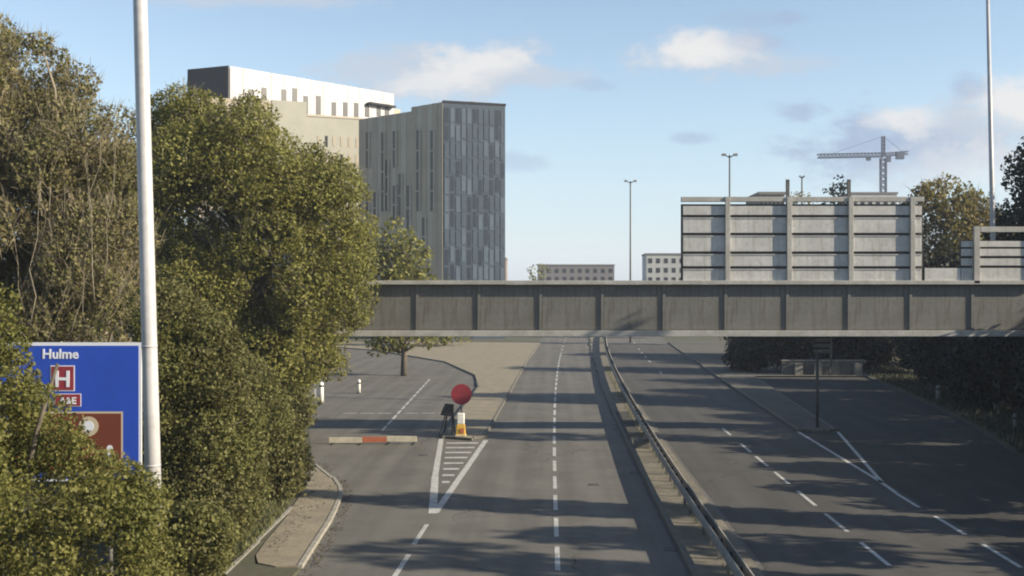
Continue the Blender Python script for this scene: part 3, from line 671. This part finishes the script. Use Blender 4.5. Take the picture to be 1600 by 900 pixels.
# ------------------------------------------------------------------ left lamp column
lc = thing('lamp_column', 'tall pale grey lamp column in front of the blue sign', 'lamp column', (-8.52, 24, .1))
p0, p1 = Vector((-8.52,24,.1)), Vector((-9.04,24,19.5))
MB().tube([p0, p0.lerp(p1,.3), p0.lerp(p1,.7), p1], [.178,.166,.150,.132], 24).build('column', M['pole_white'], lc, True)
MB().tube([p1, p1+Vector((.5,0,.3)), p1+Vector((2.2,0,.45))], [.06,.05,.04], 10).build('arm', M['pole_white'], lc, True)
MB().hexa([p1+Vector(q) for q in ((2.0,-.2,.36),(2.9,-.14,.38),(2.9,.14,.38),(2.0,.2,.36),(2.05,-.15,.52),(2.8,-.1,.48),(2.8,.1,.48),(2.05,.15,.52))]).build('lantern', M['galv'], lc)
MB().tube([p0, p0+Vector((0,0,.05))], .32, 16).build('base_plate', M['galv'], lc)
for z in (4.0, 6.6): MB().tube([p0.lerp(p1, z/19.4), p0.lerp(p1, (z+.05)/19.4)], [.182-.002*z]*2, 24).build('joint_band', M['pole_white'], lc, True)
# right tall column
rc = thing('lamp_column', 'slim pale lamp column rising behind the second gantry sign at right', 'lamp column', (at(1557,640,70).x, 70, .1))
a, b = Vector((at(1557.5,0,70).x, 70, .1)), Vector((at(1543,-10,70).x, 70, 27.0))
MB().tube([a, a.lerp(b,.5), b], [.20,.15,.105], 14).build('column', M['pole_white'], rc, True)
MB().tube([b, b+Vector((-1.6,0,.3))], [.05,.04], 8).build('arm', M['pole_white'], rc, True)
MB().box(b.x-2.3, 69.85, b.z+.22, b.x-1.5, 70.15, b.z+.38).build('lantern', M['galv'], rc, bevel=.03)
# distant twin-arm columns
def twin(px, py, Y, half, label, r=.16):
    x, z = X_(px, Y), Z_(py, Y)
    t = thing('twin_lamp_column', label, 'lamp column', (x, Y, .05), 'distant twin-arm lamp columns')
    MB().tube([(x,Y,.05),(x,Y,z)], [r,r*.6], 8).build('column', M['steel_dark'], t, True)
    for s in (-1, 1):
        am = MB().tube([(x,Y,z-.3),(x+s*half*.6,Y,z)], .06, 6).build('arm', M['steel_dark'], t, True)
        MB().box(min(x+s*half*.5, x+s*half), Y-.2, z-.1, max(x+s*half*.5, x+s*half), Y+.2, z+.14).build('lantern', M['galv'], am)
twin(1140, 242, 120, .85, 'distant twin-arm lamp column standing against the sky, nearest the crane side', .14)
twin(985, 283, 160, .9, 'smallest distant twin-arm lamp column over the middle of the road')
twin(1253, 276, 150, .35, 'distant slim lamp column just right of the left gantry upright')

# ------------------------------------------------------------------ blue direction sign
SY = 30.0
bs = thing('direction_sign', 'blue direction sign reading Hulme, half hidden by the olive bush', 'road sign', (-13.3, SY, .1))
sx0, sx1, sz1, sz0 = X_(-40,SY), X_(221,SY), Z_(535,SY), Z_(752,SY)
MB().box(sx0, SY, sz0, sx1, SY+.04, sz1).build('border', M['sign_white'], bs)
MB().box(sx0+.07, SY-.006, sz0+.07, sx1-.075, SY+.002, sz1-.09).build('face', M['sign_blue'], bs)
for x in (sx0+.7, sx1-.9): MB().tube([(x,SY+.12,.1),(x,SY+.12,sz1-.1)], .07, 10).build('post', M['galv'], bs, True)
MB().box(sx0+.1, SY+.041, sz1-.7, sx1-.1, SY+.09, sz1-.6).build('rail', M['galv'], bs); MB().box(sx0+.1, SY+.041, sz0+.5, sx1-.1, SY+.09, sz0+.6).build('rail', M['galv'], bs)
text_mesh('lettering', 'Hulme', .37, M['sign_white'], bs, (X_(66,SY), SY-.012, Z_(560,SY)), bold=.008)
hp = MB().box(X_(79,SY), SY-.014, Z_(611,SY), X_(117,SY), SY-.007, Z_(571,SY)).build('hospital_panel', M['sign_white'], bs)
MB().box(X_(80.5,SY), SY-.020, Z_(609.5,SY), X_(115.5,SY), SY-.0145, Z_(572.5,SY)).build('red_field', M['sign_red'], hp)
text_mesh('letter', 'H', .62, M['sign_white'], hp, (X_(98.2,SY), SY-.026, Z_(604,SY)), bold=.012, align='CENTER')
ap = MB().box(X_(86,SY), SY-.014, Z_(635,SY), X_(127,SY), SY-.007, Z_(615,SY)).build('emergency_panel', M['sign_white'], bs)
MB().box(X_(87,SY), SY-.020, Z_(634,SY), X_(126,SY), SY-.0145, Z_(616,SY)).build('red_field', M['sign_red'], ap)
text_mesh('lettering', 'A&E', .26, M['sign_white'], ap, (X_(106.5,SY), SY-.026, Z_(631,SY)), bold=.006, align='CENTER')
bp_ = MB().box(X_(20,SY), SY-.014, Z_(738,SY), X_(192,SY), SY-.007, Z_(643,SY)).build('brown_panel_border', M['sign_tan'], bs)
MB().box(X_(22,SY), SY-.020, Z_(736,SY), X_(189.5,SY), SY-.0145, Z_(646,SY)).build('brown_panel', M['sign_brown'], bp_)
c_ = Vector((X_(139,SY), SY, Z_(666,SY)))
MB().tube([(c_.x,SY-.026,c_.z),(c_.x,SY-.0205,c_.z)], .27, 28).build('round_emblem', M['sign_tan'], bp_)
MB().tube([(c_.x,SY-.031,c_.z),(c_.x,SY-.0265,c_.z)], .15, 24).build('emblem_centre', M['sign_white'], bp_)
c_ = Vector((X_(172,SY), SY, Z_(703,SY)))
MB().tube([(c_.x,SY-.026,c_.z+.05),(c_.x,SY-.0205,c_.z+.05)], .085, 14).build('symbol_head', M['sign_white'], bp_)
MB().prism([(0,0),(.16,0),(.13,.26),(.03,.26)], 0, .006).build('symbol_body', M['sign_white'], bp_)
sb = bpy.data.objects['symbol_body']; sb.rotation_euler = (R(90),0,0)
for vv in sb.data.vertices: vv.co += Vector(root_loc(bp_))
sb.location = Vector((c_.x-.08, SY-.0205, c_.z-.28))-root_loc(bp_)

# ------------------------------------------------------------------ things at the left nose
Y = 59.3
t = thing('round_sign', 'round red road sign on a pale post at the left island nose', 'road sign', (X_(720,Y), Y, .12))
x = X_(721,Y); zc = Z_(616,Y)
MB().tube([(x,Y+.04,.12),(x,Y+.04,zc+.3)], .05, 8).build('post', M['galv'], t, True)
dk = MB().tube([(x,Y-.03,zc),(x,Y+.0,zc)], .56, 32).build('disc', M['sign_red'], t)
MB().tube([(x,Y+.002,zc),(x,Y+.02,zc)], .53, 32).build('disc_back', M['galv'], dk)
t = thing('traffic_bollard', 'white and yellow traffic bollard with orange band at the island nose', 'bollard', (x, Y-.9, .12))
yb = Y-.9; xb = X_(720,yb)
MB().hexa([(xb-.26,yb-.15,.12),(xb+.26,yb-.15,.12),(xb+.26,yb+.15,.12),(xb-.26,yb+.15,.12),(xb-.22,yb-.12,.75),(xb+.22,yb-.12,.75),(xb+.22,yb+.12,.75),(xb-.22,yb+.12,.75)]).build('body', M['yellow'], t, bevel=.03)
MB().box(xb-.2,yb-.11,.751,xb+.2,yb+.11,1.35).build('head', M['white_plastic'], t, bevel=.05)
MB().box(xb-.02,yb-.17,.30,xb+.18,yb-.151,.55).build('orange_plate', M['orange'], t)
MB().box(xb-.29,yb-.2,.12,xb+.29,yb+.2,.20).build('foot', M['cream'], t, bevel=.02)
# folded temporary sign frame, dark, left of the bollard
xf = X_(698,Y)
t = thing('folding_sign_stand', 'dark folding temporary sign frame leaning left of the round red sign', 'sign frame', (xf, Y, .1))
MB().hexa([(xf-.35,Y-.1,1.15),(xf+.3,Y-.1,1.05),(xf+.3,Y+.0,1.05),(xf-.35,Y+.0,1.15),(xf-.1,Y+.1,1.75),(xf+.38,Y+.1,1.7),(xf+.38,Y+.2,1.7),(xf-.1,Y+.2,1.75)]).build('plate', M['black'], t, bevel=.02)
for a_, b_ in (((xf-.38,Y-.35,.02),(xf+.1,Y+.1,1.7)),((xf+.32,Y-.35,.02),(xf+.32,Y+.1,1.7)),((xf-.2,Y+.7,.12),(xf+.1,Y+.12,1.7)),((xf+.35,Y+.7,.12),(xf+.32,Y+.12,1.7))):
    MB().bar(a_, b_, .06).build('leg', M['black'], t)
MB().bar((xf-.38,Y-.35,.12),(xf+.32,Y-.35,.12),.06).build('crossbar', M['black'], t)
# plank barrier across the slip road
Y = 56.2; t = thing('road_barrier', 'low cream and orange plank barrier closing the slip road', 'barrier', (X_(582,Y), Y, 0))
segs = [(514,566,'cream'),(566,604,'orange'),(604,651,'cream')]
for i, (a_, b_, mm) in enumerate(segs):
    Yi = Y+i*.0
    MB().box(X_(a_,Yi)+.004, Yi-.03, .07+.03*i, X_(b_,Yi)-.004, Yi+.03, .35+.03*i).build('plank', M[mm], t, bevel=.01)
for px in (520,563,606,646):
    x = X_(px,Y); MB().box(x-.04,Y+.031,.05,x+.04,Y+.09,.40).build('upright', M['steel_dark'], t); MB().box(x-.06,Y-.35,.006,x+.06,Y+.4,.05).build('foot', M['black'], t)
# marker posts / bollards
M['shaded_plastic'] = mat('shade_dimmed_plastic', (.22,.22,.21), .7, (.15,.15,.14), 4)  # white posts on the right, shade dimmed into the plastic colour
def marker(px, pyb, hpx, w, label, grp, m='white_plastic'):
    if px > 1000: m = 'shaded_plastic'
    Y = CAMH*FPX/(pyb-CY); x = X_(px,Y); h = hpx/FPX*Y
    t = thing('marker_post', label, 'bollard', (x, Y, .1), grp)
    MB().tube([(x,Y,.02),(x,Y,h-.08),(x,Y,h)], [w,w*.95,w*.5], 12).build('post', M[m], t, True)
    MB().tube([(x,Y,h-.32),(x,Y,h-.2)], w*1.04, 12).build('reflective_band', M['black'], t, True)
    MB().tube([(x,Y,.02),(x,Y,.10)], w*1.5, 12).build('foot', M['steel_dark'], t)
marker(502, 631, 34, .17, 'white marker post beside the dark bush at the slip road mouth', 'white marker posts beside the slip roads')
marker(561, 615, 22, .12, 'thin white marker post farther along the slip road edge', 'white marker posts beside the slip roads')
marker(1466, 629, 27, .17, 'pale marker post in the shade beneath the gantry, nearer the parapet wall', 'white marker posts beside the slip roads')
marker(1586, 676, 30, .11, 'pale marker post in deep shade at the right edge of the road', 'white marker posts beside the slip roads')
marker(457, 682, 14, .07, 'short thin marker post against the dark bush on the left verge', 'white marker posts beside the slip roads')
# plinth on the median
Y = 54.2; t = thing('concrete_plinth', 'grey concrete plinth on the central reservation beside the barrier', 'plinth', (X_(1006,Y), Y, .12))
x = X_(1004,Y); MB().box(x-.42,Y-.35,.11,x+.34,Y+.35,.52).build('block', M['wall'], t, bevel=.03); MB().box(x-.2,Y-.2,.521,x+.15,Y+.2,.56).build('cover_plate', M['steel_dark'], t)
# island sign on the right nose
Y = 62.2; x = X_(1277,Y)
t = thing('island_sign', 'small framed sign back on a tall dark post at the right island nose', 'road sign', (x, Y, .12))
MB().tube([(x,Y,.12),(x,Y,Z_(552,Y))], .09, 10).build('post', M['steel_dark'], t, True)
z0, z1 = Z_(553,Y), Z_(527,Y)
MB().box(X_(1271,Y),Y+.09,z0,X_(1300,Y),Y+.12,z1).build('plate', M['gap'], t)
for i in range(3): MB().box(X_(1272,Y),Y+.05,z0+(z1-z0)*(i/3+.06),X_(1298,Y),Y+.089,z0+(z1-z0)*(i/3+.27)).build('rail', M['galv'], t)
MB().tube([(X_(1299,Y),Y+.05,Z_(572,Y)),(X_(1299,Y),Y+.05,z1)], .06, 8).build('side_post', M['galv'], t, True)
MB().bar((x,Y+.05,Z_(571,Y)),(X_(1299,Y),Y+.05,Z_(571,Y)),.07).build('bracket', M['galv'], t)
# parapet wall beyond the merging slip
Y = 99.5; xa, xb = X_(1222,Y), X_(1349,Y)
t = thing('parapet_wall', 'low pale concrete parapet wall across the end of the merging slip road', 'wall', (xa, Y, 0))
n = 7
for i in range(n):
    a_ = xa+(xb-xa)*i/n; b_ = xa+(xb-xa)*(i+1)/n-.03
    MB().box(a_, Y+.0+.01*(i % 2), .05, b_, Y+.3, 1.32+.02*(i % 3)).build('wall_panel', M['wall'], t, bevel=.02)
MB().box(xa-.05, Y-.04, 1.37, xb+.05, Y+.34, 1.48).build('coping', M['kerb_white'], t)
for px in (1247,1277,1340):
    MB().box(X_(px,Y)-.35, Y-.30, .05, X_(px,Y)+.35, Y-.005, 1.2).build('buttress', M['galv'], t, bevel=.02)
struct(MB().prism([(15.3+bend(99),98.4),(31,98.4),(31.5,101.5),(15.3+bend(99),101.5)], .122, .135).build('footway', M['concrete']))

# ------------------------------------------------------------------ buildings
class Face:
    def __init__(s, pa, pb, out):
        s.a = Vector((pa[0],pa[1],0)); s.b = Vector((pb[0],pb[1],0)); s.L = (s.b-s.a).length; s.d = (s.b-s.a)/s.L
        n = Vector((s.d.y,-s.d.x,0)); s.n = n if n.dot(Vector(out).to_3d() if len(out) == 3 else Vector((out[0],out[1],0))) > 0 else -n
    def s_(s, px):
        t = (px-CX)/FPX; return (t*s.a.y-s.a.x)/(s.d.x-t*s.d.y)
    def z_(s, px, py): 
        y = (s.a+s.d*s.s_(px)).y; return Z_(py, y)
    def box(s, mb, s0, s1, z0, z1, d0, d1):
        P = []
        for z in (z0, z1):
            for (q, d) in ((s0,d0),(s1,d0),(s1,d1),(s0,d1)):
                p = s.a+s.d*q+s.n*d; P.append((p.x,p.y,z))
        mb.hexa(P); return mb
# white student block
bA = thing('white_building', 'tall white clad block with a charcoal end wall above the trees', 'building', (-50, 215, 0))
cor = (X_(357,200),200.0); H = Z_(103,200)
far = (X_(615,229),229.0); lefte = (X_(295,203.5),203.5)
fR = Face(cor, far, (1,-1)); fL = Face(lefte, cor, (-1,-1))
back = (lefte[0]+far[0]-cor[0], lefte[1]+far[1]-cor[1])
MB().prism([cor, far, back, lefte], 0, H-.4).build('structure', M['b_roof'], bA)
q = MB(); fL.box(q, -.1, fL.L+.1, 0, H+.02, .02, .25); q.build('charcoal_end_wall', M['b_dark'], bA)
np_ = 13
for i in range(np_):
    s0, s1 = fR.L*i/np_, fR.L*(i+1)/np_-.09; q = MB(); fR.box(q, s0+(.25 if i == 0 else 0), s1, 20, H-(i % 2)*.0, .02, .16+.02*(i % 2)); q.build('cladding_panel', M['b_white' if i % 3 else 'b_white2'], bA)
wins = [(392,140,163),(412,137,160),(443,140,163),(460,138,162),(477,150,184),(497,150,186),(521,160,183),(539,160,183),(556,161,184),(573,162,183),(591,163,182),(604,163,181)]
for px, ya, yb in wins:
    s = fR.s_(px); w = .62; q = MB(); fR.box(q, s-w, s+w, fR.z_(px,yb), fR.z_(px,ya), .19, .22); fr = q.build('window', M['b_window'], bA)
    q = MB(); fR.box(q, s+w-.15, s+w+.25, fR.z_(px,yb)-.1, fR.z_(px,ya)+.1, .19, .26); q.build('frame', M['b_white2'], fr)
q = MB(); fR.box(q, fR.L-.0, fR.L+2.0, 20, H-3, -3, -.2); q.build('end_fin', M['b_tan'], bA)
q = MB(); fR.box(q, fR.s_(572), fR.s_(612), fR.z_(590,166), fR.z_(590,163), .27, 1.4); q.build('balcony_canopy', M['b_dark'], bA)
# cream wing in front
bC = thing('cream_building', 'cream rendered block in front of the white tower, above the green tree', 'building', (-42, 190, 0))
ca, cb_ = (X_(425,186),186.0), (X_(566,192),192.0)
fC = Face(ca, cb_, (.3,-1))
hz1 = Z_(157,186.5); hz2 = Z_(184,190)
sM = fC.s_(479)
q = MB(); fC.box(q, -12, 0-.02, 0, Z_(158,186), -8, .0); q.build('brown_wing', M['b_tan'], bC)
q = MB(); fC.box(q, 0, sM, 0, hz1, -9, .1); q.build('tall_wing', M['b_cream'], bC)
q = MB(); fC.box(q, sM+.02, fC.L, 0, hz2, -9, 0); q.build('low_wing', M['b_cream'], bC)
q = MB(); fC.box(q, sM+.02, fC.L+.1, hz2+.01, hz2+.35, -9, .12); q.build('parapet', M['b_tan2'], bC)
for px in range(498, 560, 12):
    for k_ in range(6):
        s = fC.s_(px); z = hz2-3.2-3.1*k_; q = MB(); fC.box(q, s-.22, s+.22, z-1.7, z, .02, .05); q.build('window', M['b_tan' if (px+k_) % 5 else 'b_window'], bC)
# taupe and slate block
bB = thing('taupe_building', 'taupe block with slot windows and a slate-blue panelled end', 'building', (-16, 170, 0))
kc = (X_(693,170),170.0); kl = (X_(562,184),184.0); kr = (X_(789,173.2),173.2)
fT = Face(kl, kc, (-1,-1)); fS = Face(kc, kr, (.2,-1))
hT = Z_(161,170); hS = Z_(163,170)
bk = (kl[0]+kr[0]-kc[0], kl[1]+kr[1]-kc[1])
MB().prism([kc, kr, bk, kl], 0, hS-.6).build('structure', M['b_roof'], bB)
sm = fT.s_(642)
# wall built in vertical cladding strips of slightly different height so the parapet steps as in the photograph
ns = 17
for i in range(ns):
    s0, s1 = fT.L*i/ns, fT.L*(i+1)/ns-.05; mid = (s0+s1)/2; low = mid < sm
    top = (Z_(186,184)-.1+(Z_(174,175.5)-Z_(186,184))*(mid/sm)) if low else hT+.15
    q = MB(); fT.box(q, s0, s1, 0, top, 0, .18+.05*(i % 2)); q.build('cladding_strip', M['b_tan' if (i*7) % 5 < 3 else 'b_tan2'], bB)
for (px, ya, yb) in ((576,207,262),(600,207,330),(618,205,262),(655,204,330),(677,204,330),(606,250,330),(627,272,340),(588,300,350),(640,290,360),(664,340,400),(576,290,340),(618,290,350)):
    s = fT.s_(px); z0, z1 = fT.z_(px,yb), fT.z_(px,ya); w = .42
    q = MB(); fT.box(q, s-w, s+w, z0, z1, .235, .27); fr = q.build('slot_window', M['b_window'], bB)
    nz_ = max(2, int((z1-z0)/2.6))
    for k_ in range(1, nz_): q = MB(); z = z0+(z1-z0)*k_/nz_; fT.box(q, s-w, s+w, z-.12, z+.12, .271, .30); q.build('spandrel', M['b_tan'], fr)
    q = MB(); fT.box(q, s+w+.02, s+w+.3, z0, z1, .235, .45); q.build('reveal', M['b_tan2'], fr)
q = MB(); fS.box(q, 0, fS.L, 0, hS+.25, 0, .12); q.build('slate_wall', M['b_blue'], bB)
rs = random.Random(4); nc = 11; fh = 2.75
pane = {}
for r_ in range(12):
    for c2 in range(nc):
        ww = fS.L/nc; s0 = c2*ww+.12; s1 = s0+ww*.72; zt_ = hS-.5-r_*fh+(.5 if (c2 % 2 and r_) else 0)
        k_ = rs.random(); mm = 'b_blue2' if k_ < .22 else ('b_window' if k_ < .5 else 'b_blue')
        q = MB(); fS.box(q, s0, s1, zt_-fh+.35, zt_, .121, .19 if mm != 'b_window' else .14); q.build('facade_panel', M['b_glass' if mm == 'b_window' else mm], bB)
q = MB(); fS.box(q, -.12, fS.L+.12, hS+.26, hS+.6, -.5, .2); q.build('parapet', M['b_dark'], bB)
pc = Vector(((kc[0]+kr[0]+bk[0]+kl[0])/4, (kc[1]+kr[1]+bk[1]+kl[1])/4, 0))
MB().hexa([(X_(655,178),177,hS-.6),(X_(760,176),175,hS-.6),(X_(765,182),182,hS-.6),(X_(655,184),184,hS-.6),(X_(665,178),178,hS+.9),(X_(735,176),176.5,hS+1.5),(X_(750,182),181,hS+1.3),(X_(665,184),183,hS+.9)]).build('plant_room', M['b_tan2'], bB)
for i in range(5): x = X_(700+12*i,178); MB().box(x-.4,178,hS-.5,x+.4,179,hS+1.5+.3*(i == 3)).build('roof_vent', M['b_tan'], bB)
# far low buildings
def far_block(name, label, px0, px1, py, Y, d, m, wm=True, rows=4, cols=6):
    x0, x1, z = X_(px0,Y), X_(px1,Y), Z_(py,Y)
    t = thing(name, label, 'building', ((x0+x1)/2, Y, 0))
    MB().box(x0,Y,0,x1,Y+d,z).build('wall', m, t); MB().box(x0-.2,Y-.2,z+.01,x1+.2,Y+d+.2,z+.5).build('roof', M['b_roof'], t)
    for r_ in range(rows):
        for c2 in range(cols):
            xa = x0+(x1-x0)*(c2+.25)/cols; xb = x0+(x1-x0)*(c2+.75)/cols; zz = z-1.2-r_*3.1
            if zz-1.6 > 0: MB().box(xa,Y-.05,zz-1.6,xb,Y-.01,zz).build('window', M['b_window'], t)
far_block('far_building', 'distant grey flat-roofed building just over the gantry top, left end', 1187, 1226, 304, 200, 14, M['b_roof'])
far_block('far_building', 'distant pale building just over the gantry top under the crane', 1330, 1402, 303, 300, 14, M['b_far2'])
far_block('far_building', 'low brick building far off at the left of the main road', 700, 790, 405, 330, 14, M['b_far'], rows=5, cols=8)
far_block('far_building', 'low pale building far off at the right of the main road', 1010, 1120, 398, 360, 16, M['b_far2'], rows=5, cols=9)
far_block('far_building', 'long grey building on the horizon beyond the end of the road', 840, 960, 415, 420, 14, M['b_roof'], rows=4, cols=10)

# ------------------------------------------------------------------ tower crane
Yc = 480.0; s_ = Yc/FPX
cr = thing('tower_crane', 'distant tower crane with its long jib pointing left', 'crane', (X_(1380,Yc), Yc, 0))
xm = X_(1380,Yc); zj = Z_(243,Yc); ztp = Z_(213,Yc)
def lattice(name, a, b, w, n, r):
    a, b = Vector(a), Vector(b); d = (b-a)/n; ax = d.normalized(); q = MB()
    u_ = ax.cross(Vector((0,1,0))).normalized(); v_ = Vector((0,1,0)); cs = [(-1,-1),(1,-1),(1,1),(-1,1)]
    P = [[a+d*i+u_*c[0]*w/2+v_*c[1]*w/2 for c in cs] for i in range(n+1)]
    for j in range(4): q.bar(P[0][j], P[n][j], r)
    for i in range(n):
        for j in range(4):
            q.bar(P[i][j], P[i+1][(j+1) % 4], r*.7); q.bar(P[i][j], P[i][(j+1) % 4], r*.7)
    return q.build(name, M['crane'], cr)
lattice('mast', (xm,Yc,0), (xm,Yc,zj-1), 2.2, 26, .42)
lattice('jib', (xm,Yc,zj+.3), (X_(1277,Yc),Yc,zj-.3), 1.7, 18, .32)
lattice('counter_jib', (xm,Yc,zj+.3), (X_(1419,Yc),Yc,zj+1.2), 1.4, 8, .3)
lattice('apex', (xm,Yc,zj), (xm,Yc,ztp), 1.1, 5, .38)
MB().box(X_(1400,Yc),Yc-1,zj-1.6,X_(1412,Yc),Yc+1,zj+1.6).build('counterweight', M['crane'], cr)
MB().box(X_(1385,Yc),Yc-1.2,zj-2.8,X_(1391,Yc),Yc+.8,zj-.4).build('cab', M['crane'], cr)
MB().box(X_(1354,Yc),Yc-.8,zj-2.2,X_(1360,Yc),Yc+.8,zj-.9).build('trolley', M['crane'], cr)
MB().bar((xm,Yc,ztp),(X_(1300,Yc),Yc,zj+.8),.12).build('tie_bar', M['crane'], cr); MB().bar((xm,Yc,ztp),(X_(1410,Yc),Yc,zj+1.8),.12).build('tie_bar', M['crane'], cr)

# ------------------------------------------------------------------ air
HAZE = .00028
if HAZE > 0:
    hz = MB().box(-1910,-200,-1.5,1910,2610,92).build('haze', None); hz['kind'] = 'stuff'
    hm = bpy.data.materials.new('haze'); hm.use_nodes = True; hn = hm.node_tree; hn.nodes.clear()
    pv = hn.nodes.new('ShaderNodeVolumePrincipled'); pv.inputs['Color'].default_value = (.72,.82,1,1); pv.inputs['Density'].default_value = HAZE
    ho = hn.nodes.new('ShaderNodeOutputMaterial'); hn.links.new(pv.outputs[0], ho.inputs['Volume']); hz.data.materials.append(hm)
